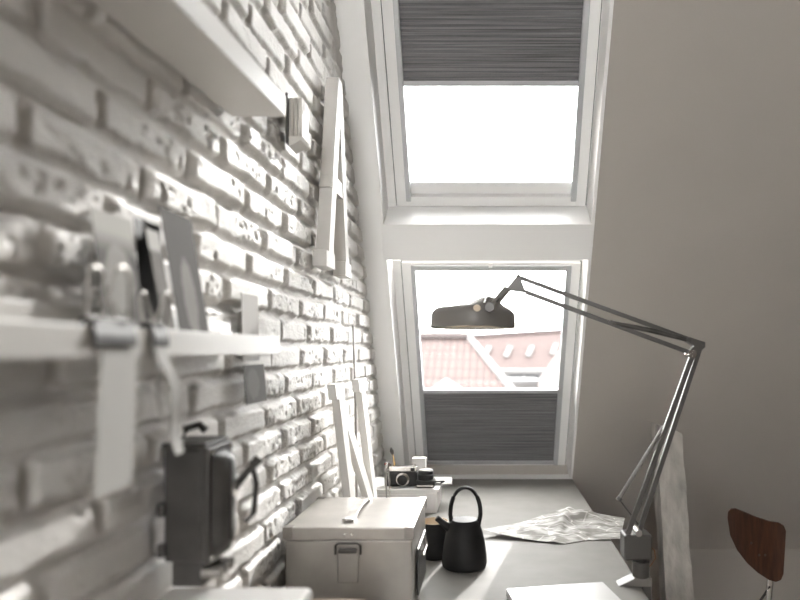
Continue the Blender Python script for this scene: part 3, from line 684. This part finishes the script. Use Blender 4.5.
MB().lathe([(.1132,-.0015),(.1140,.0005),(.1128,.0025),(.1112,.0025),(.1108,-.0005),(.1132,-.0015)],(zc,YS,S(0,328).z)).build('rim','cream',shd,smooth=True)
fy_ = YS-.104-LY
MB().lathe([(.0001,.0085),(.008,.008),(.0105,.004),(.0108,-.004)],L(477,308.5,fy_),(0,-1,0),seg=24).build('switch_knob','cream',shd,smooth=True)
MB().cyl(L(484.5,303,fy_-.008),L(486.5,298,fy_-.008),.004,seg=12).build('wing_nut','chrome',shd,smooth=True)
MB().tube([L(650,546,.005),L(655,551,.005),L(656,559,.005),L(652,565,.005),L(646,574,.012)],.0016,seg=8).build('cord','wire_orange',lm,smooth=True)

# ------------------------------------------------------------------ letters, block, rod
def strokes(mb, quads, xb, th, lean=0, z0=0):
    for q in quads:
        P=[Vector((xb + lean*(p[1]-z0), p[0], p[1])) for p in q]; mb.prism(P,(-th,0,0))
z_a, z_b = EYE+.232, EYE+.815
aL,aR = 1.70,2.16; apx = 1.95
mb = MB()
def zt2(z): return z
mb = MB()
xs_ = -.452; tk=.038
for q,xo in (([(1.795,z_a+.03),(1.845,z_a+.03),(1.960,z_b),(1.912,z_b)],0),
            ([(2.020,z_a+.03),(2.062,z_a+.03),(1.962,z_b-.002),(1.925,z_b-.06)],-.001),
            ([(1.83,z_a+.235),(2.035,z_a+.235),(2.02,z_a+.280),(1.85,z_a+.280)],-.003),
            ([(1.765,z_a),(1.862,z_a),(1.862,z_a+.045),(1.765,z_a+.045)],.0015),
            ([(2.000,z_a),(2.080,z_a),(2.080,z_a+.045),(2.000,z_a+.045)],.0012)):
    strokes(mb,[q],xs_+xo,tk+xo)
o = mb.build('wooden_letter','letter',bevel=.0015,loc=Vector((-.47,1.93,z_a))); tag(o,'large white wooden letter A hanging on the bricks beside the window','letter')
mb = MB(); zl=DZ+.001; lh=EYE-.10; H_=lh-zl; ln_=-.115
xb2=-.388
for q,xo in (([(1.885,zl),(1.945,zl),(1.945,lh-.002),(1.885,lh-.002)],0),
            ([(2.215,zl),(2.275,zl),(2.275,lh-.002),(2.215,lh-.002)],0),
            ([(1.940,lh-.02),(1.940,lh-.12),(2.220,zl+.02),(2.220,zl+.12)],-.002),
            ([(1.850,lh-.045),(1.955,lh-.045),(1.955,lh),(1.850,lh)],.0015),
            ([(2.180,lh-.045),(2.305,lh-.045),(2.305,lh),(2.180,lh)],.0015)):
    strokes(mb,[q],xb2+xo,.023+xo,lean=ln_,z0=zl)
o = mb.build('wooden_letter','letter',bevel=.0015,loc=Vector((-.43,2.08,zl))); tag(o,'white wooden letter N standing on the desk, leaning against bricks behind the case','letter')
bk = thing('wall_block',(-.48,1.55,EYE+.50),'small grooved grey wooden block hung on the wall at the shelf end','block')
MB().box((-.494,1.545,EYE+.500),(-.488,1.615,EYE+.622)).build('back_plate','steel_dark',bk)
for k in range(3): MB().box((-.4875+.011*k,1.552,EYE+.518),(-.4775+.011*k,1.606,EYE+.612)).build('slat','woodgrey',bk,bevel=.001)
MB().prism([(-.4875,1.548,EYE+.5175),(-.453,1.548,EYE+.5175),(-.458,1.548,EYE+.508),(-.4875,1.548,EYE+.492)],(0,.062,0)).build('foot_block','letter',bk,bevel=.001)
o = MB().tube([(-.470,2.262,zl+.006),(-.476,2.262,EYE-.15),(-.484,2.262,EYE+.085)],.004,rs=[.0045,.0045,.003]).build('thin_rod','aludark',smooth=True,loc=Vector((-.47,2.262,zl)))
tag(o,'thin grey metal rod leaning on the wall behind the letter N','rod')

# ------------------------------------------------------------------ rough painted post leaning on the sloping ceiling
base = Vector((.808,2.70,0)); top = Vector((.800,2.905,EYE-.352)); n=34
mb = MB(); R=[]; ax = (top-base).normalized()
for i in range(n+1):
    f = i/n; c_ = base.lerp(top,f); hw=.060-.004*f; hd=.05; ring=[]
    corners=[(-hw,-hd),(hw,-hd),(hw,hd),(-hw,hd)]
    for k in range(4):
        p0=corners[k]; p1=corners[(k+1)%4]
        for s_ in range(5):
            t_=s_/5; x=p0[0]+(p1[0]-p0[0])*t_; y=p0[1]+(p1[1]-p0[1])*t_
            j = .003*(random.random()-.5)+.002*math.sin(f*17+k*2.1)+.0015*math.sin(f*41+k)
            ring.append(Vector((c_.x+x*(1+j*10*.3)+ (j if k in (1,3) else 0), c_.y+y+j, c_.z+(.02*(-x/hw)*f**20 if i==n else 0))))
    R.append(ring)
o = mb.rings(R).build('leaning_post','post',smooth=True,angle=50,loc=base); tag(o,'rough whitewashed timber post leaning against the sloping ceiling behind the lamp','post')

# ------------------------------------------------------------------ swivel chair
ch = thing('swivel_chair',(.66,2.06,0),'walnut plywood backed swivel chair at the right edge','chair')
CYc = 2.0
outline = [(727.5,518),(728,512),(731,509),(735,508.5),(745,512.5),(757,517.5),(769,521.5),(779,523),(784,526),(786,531),(785,550),(783.5,574),(781,580),(776,582),(769,580),(758,573),(747,563),(737,550),(730,535)]
import bisect
def chp(px,py,off=0):
    dx = (px-757)/29.0; Y = CYc + .045*dx + .030*(1-dx*dx) + off
    return at(px,py,Y)
bm = bmesh.new()
vsb = [bm.verts.new((p[0],0,p[1])) for p in outline]; bm.faces.new(vsb)
for xx in np.arange(729,786,3.5):
    g = bm.verts[:]+bm.edges[:]+bm.faces[:]
    bmesh.ops.bisect_plane(bm, geom=g, plane_co=(xx,0,0), plane_no=(1,0,0))
bm.verts.ensure_lookup_table()
for sgn,nm,mm in ((0,'backrest','walnut'),):
    mb = MB(); idx_={v:i for i,v in enumerate(bm.verts)}
    front=[chp(v.co.x,v.co.z,0) for v in bm.verts]; backv=[p+Vector((.004,.011,0)) for p in front]; k=len(front)
    fs=[[idx_[v] for v in f.verts] for f in bm.faces]
    allf = fs+[[i+k for i in f[::-1]] for f in fs]
    for e in bm.edges:
        if len(e.link_faces)==1: a,b=idx_[e.verts[0]],idx_[e.verts[1]]; allf.append([a,b,b+k,a+k])
    mb.add(front+backv,allf); br_ = mb.build(nm,mm,ch,smooth=True,angle=40)
    br_.data.materials.append(M['plyedge'])
bm.free()
for (x,y) in ((751,543),(759,555),(765,555)):
    p = chp(x,y); MB().lathe([(.0001,.0022),(.003,.002),(.0042,0)],p,(0,-1,0),seg=14).build('screw','steel_dark',br_,smooth=True)
pb_ = chp(771,560,.018)
MB().tube([pb_+Vector((0,0,0)), pb_+Vector((0,.006,-.06)), pb_+Vector((-.004,.01,-.14)), pb_+Vector((-.03,.02,-.235)), pb_+Vector((-.09,.03,-.262)), (.72,2.06,.425)],.010,flat=.5).build('back_support','chrome',ch,smooth=True)
MB().tube([pb_+Vector((-.002,.004,-.085)), pb_+Vector((-.012,.012,-.11)), pb_+Vector((-.03,.015,-.14))],.004).build('adjusting_lever','steel_dark',ch,smooth=True)
mb = MB(); R=[]
for (s_,z_) in ((.97,.435),(1,.440),(1,.450),(.97,.455)):
    ring=[]
    for i in range(40):
        a_=2*PI*i/40; ca_,sa_=math.cos(a_),math.sin(a_)
        ring.append(Vector((.655+.185*s_*math.copysign(abs(ca_)**.6,ca_), 2.06+.20*s_*math.copysign(abs(sa_)**.6,sa_), z_-.01*ca_)))
    R.append(ring)
mb.rings(R).build('seat','walnut',ch,smooth=True)
MB().cyl((.66,2.06,.10),(.66,2.06,.43),.022).build('column','chrome',ch,smooth=True)
for k in range(5):
    a_=2*PI*k/5+.3; d_=Vector((math.cos(a_),math.sin(a_),0)); e_=Vector((.66,2.06,0))+d_*.25
    MB().tube([(.66,2.06,.11),e_+Vector((0,0,.065))],.016,rs=[.02,.012]).build('base_leg','aludark',ch,smooth=True)
    n_=Vector((-d_.y,d_.x,0)); MB().cyl(e_+Vector((0,0,.025))-n_*.012,e_+Vector((0,0,.025))+n_*.012,.025).build('caster','blackplastic',ch,smooth=True)
    MB().cyl(e_+Vector((0,0,.045)),e_+Vector((0,0,.07)),.006).build('caster_stem','chrome',ch,smooth=True)

# ------------------------------------------------------------------ outside: roofs across the street
structure(MB().box((-80,6,-9.2),(80,120,-9)).build('ground','ground'))
def roofface(P, name, m, parent, th=.12):
    P=[Vector(p) for p in P]; n_=(P[1]-P[0]).cross(P[2]-P[0]).normalized()
    if n_.z<0: n_=-n_
    e1=(P[1]-P[0]).normalized(); e2=n_.cross(e1).normalized(); p0=P[0].copy()
    return MB().prism(P,-n_*th).build(name,m,parent,uv=lambda p:((p-p0).dot(e1),(p-p0).dot(e2)))
h1 = thing('hipped_house',(-4,19,-9),'nearer house with red tiled hipped roof, left in the lower window','house')
rz = EYE+.34
Rg0=Vector((-9,18,rz)); Rg1=Vector((-.62,18,rz)); e0=Vector((-9,14.4,rz-3.6)); e1_=Vector((2.5,14.2,rz-3.8)); e2_=Vector((2.5,21.8,rz-3.8)); e3=Vector((-9,21.8,rz-3.8))
roofface([e0,e1_,Rg1,Rg0],'roof_slope','tile',h1)
roofface([e1_,e2_,Rg1],'hip_slope','tile2',h1)
roofface([e2_,e3,Rg0,Rg1],'roof_slope','tile',h1)
MB().tube([Rg0+Vector((0,0,.06)),Rg1+Vector((0,0,.06))],.10,seg=8).build('ridge_cap','tile',h1)
MB().tube([Rg1+Vector((0,0,.04)),e1_+Vector((0,0,.04))],.07,seg=8).build('hip_cap','whitepaint',h1)
MB().tube([Rg1+Vector((0,0,.06)),e2_+Vector((0,0,.06))],.10,seg=8).build('hip_cap','whitepaint',h1)
MB().box((-8.8,14.6,-9),(2.3,21.6,rz-3.75)).build('walls','facade',h1)
dp = at(445,379,16.2)
MB().prism([(dp.x-1.1,15.0,dp.z-.75),(dp.x+1.2,15.0,dp.z-.75),(dp.x+.02,15.0,dp.z+.02)],(0,1.5,0)).build('dormer_gable','whitepaint',h1)
h2 = thing('long_house',(5,36,-9),'farther long house with red tiled roof and small skylights, right in the window','house')
A_=at(462,338,37); B_=at(640,327,37); 
ev0=A_+Vector((-1.5,-5,-5)); ev1=B_+Vector((0,-5,-5))
roofface([ev0,ev1,B_,A_],'roof_slope','tile2',h2)
roofface([A_+Vector((0,5,-5)),B_+Vector((0,5,-5)),B_,A_],'roof_slope','tile2',h2)
MB().tube([A_+Vector((0,0,.05)),B_+Vector((0,0,.05))],.13,seg=8).build('ridge_cap','tile2',h2)
MB().box((ev0.x+.4,A_.y-4.8,-9),(ev1.x,A_.y+4.8,A_.z-4.6)).build('walls','facade',h2)
def on_slope(px,py):
    q=(CY-py)/F; r=(px-CX)/F     # plane through A_ with slope 1 towards the viewer, ridge rising slightly
    k=(B_.z-A_.z)/(B_.x-A_.x)
    # z = A.z + k (x-A.x) - (A.y - y)
    Y=(A_.z-EYE - k*A_.x - A_.y)/(q - k*r - 1); return at(px,py,Y)
for (x,y) in ((487,353),(508,353),(530,352.5),(554,350.5)):
    p=on_slope(x,y); R=Matrix.Rotation(math.radians(45),3,'X') @ Matrix.Rotation(-.35,3,'Z')
    MB().obox(p+Vector((0,-.08,.08)),(.26,.85,.10),R).build('roof_light','whitepaint',h2)
d0=on_slope(503,380); d1=on_slope(548,380); dz0=on_slope(505,370.5).z
MB().box((d0.x,d0.y-.9,d0.z-.6),(d1.x,d0.y+1.8,dz0-.05)).build('dormer','whitepaint',h2)
MB().box((d0.x-.25,d0.y-1.15,dz0-.05),(d1.x+.25,d0.y+2,dz0+.10)).build('dormer_roof','whitepaint',h2)
for fx in (.28,.62):
    cxx=d0.x+(d1.x-d0.x)*fx; MB().box((cxx-.36,d0.y-.94,d0.z-.5),(cxx+.36,d0.y-.9,dz0-.2)).build('dormer_window','extpane',h2)
g0=at(552,389,22); g1=at(566,364,22)
h3 = thing('gable_house',(6,22,-9),'corner of a house with white roof verge at right edge of the window view','house')
ap=at(600,318,22)
roofface([at(545,398,22),ap,ap+Vector((0,6,0)),at(545,398,22)+Vector((0,6,0))],'roof_slope','tile',h3)
MB().tube([at(540,402,21.9),ap+Vector((0,-.1,0))],.22,seg=6).build('roof_verge','whitepaint',h3)
MB().prism([at(545,402,22.3),ap+Vector((0,.3,-.35)),(ap.x,22.3,-9),(at(545,398,22).x,22.3,-9)],(0,5,0)).build('walls','facade',h3)
wf = thing('flat_annexe',(1,20,-9),'low white flat-roofed annexe between the two tiled houses','building')
p0=at(490,381,23); p1=at(530,381,23)
MB().box((p0.x+.15,23.0,-9),(p1.x+.3,25,p0.z-.05)).build('walls','facade',wf)
MB().box((p0.x+.1,22.9,p0.z-.05),(p1.x+.35,25.1,p0.z+.03)).build('parapet','whitepaint',wf)
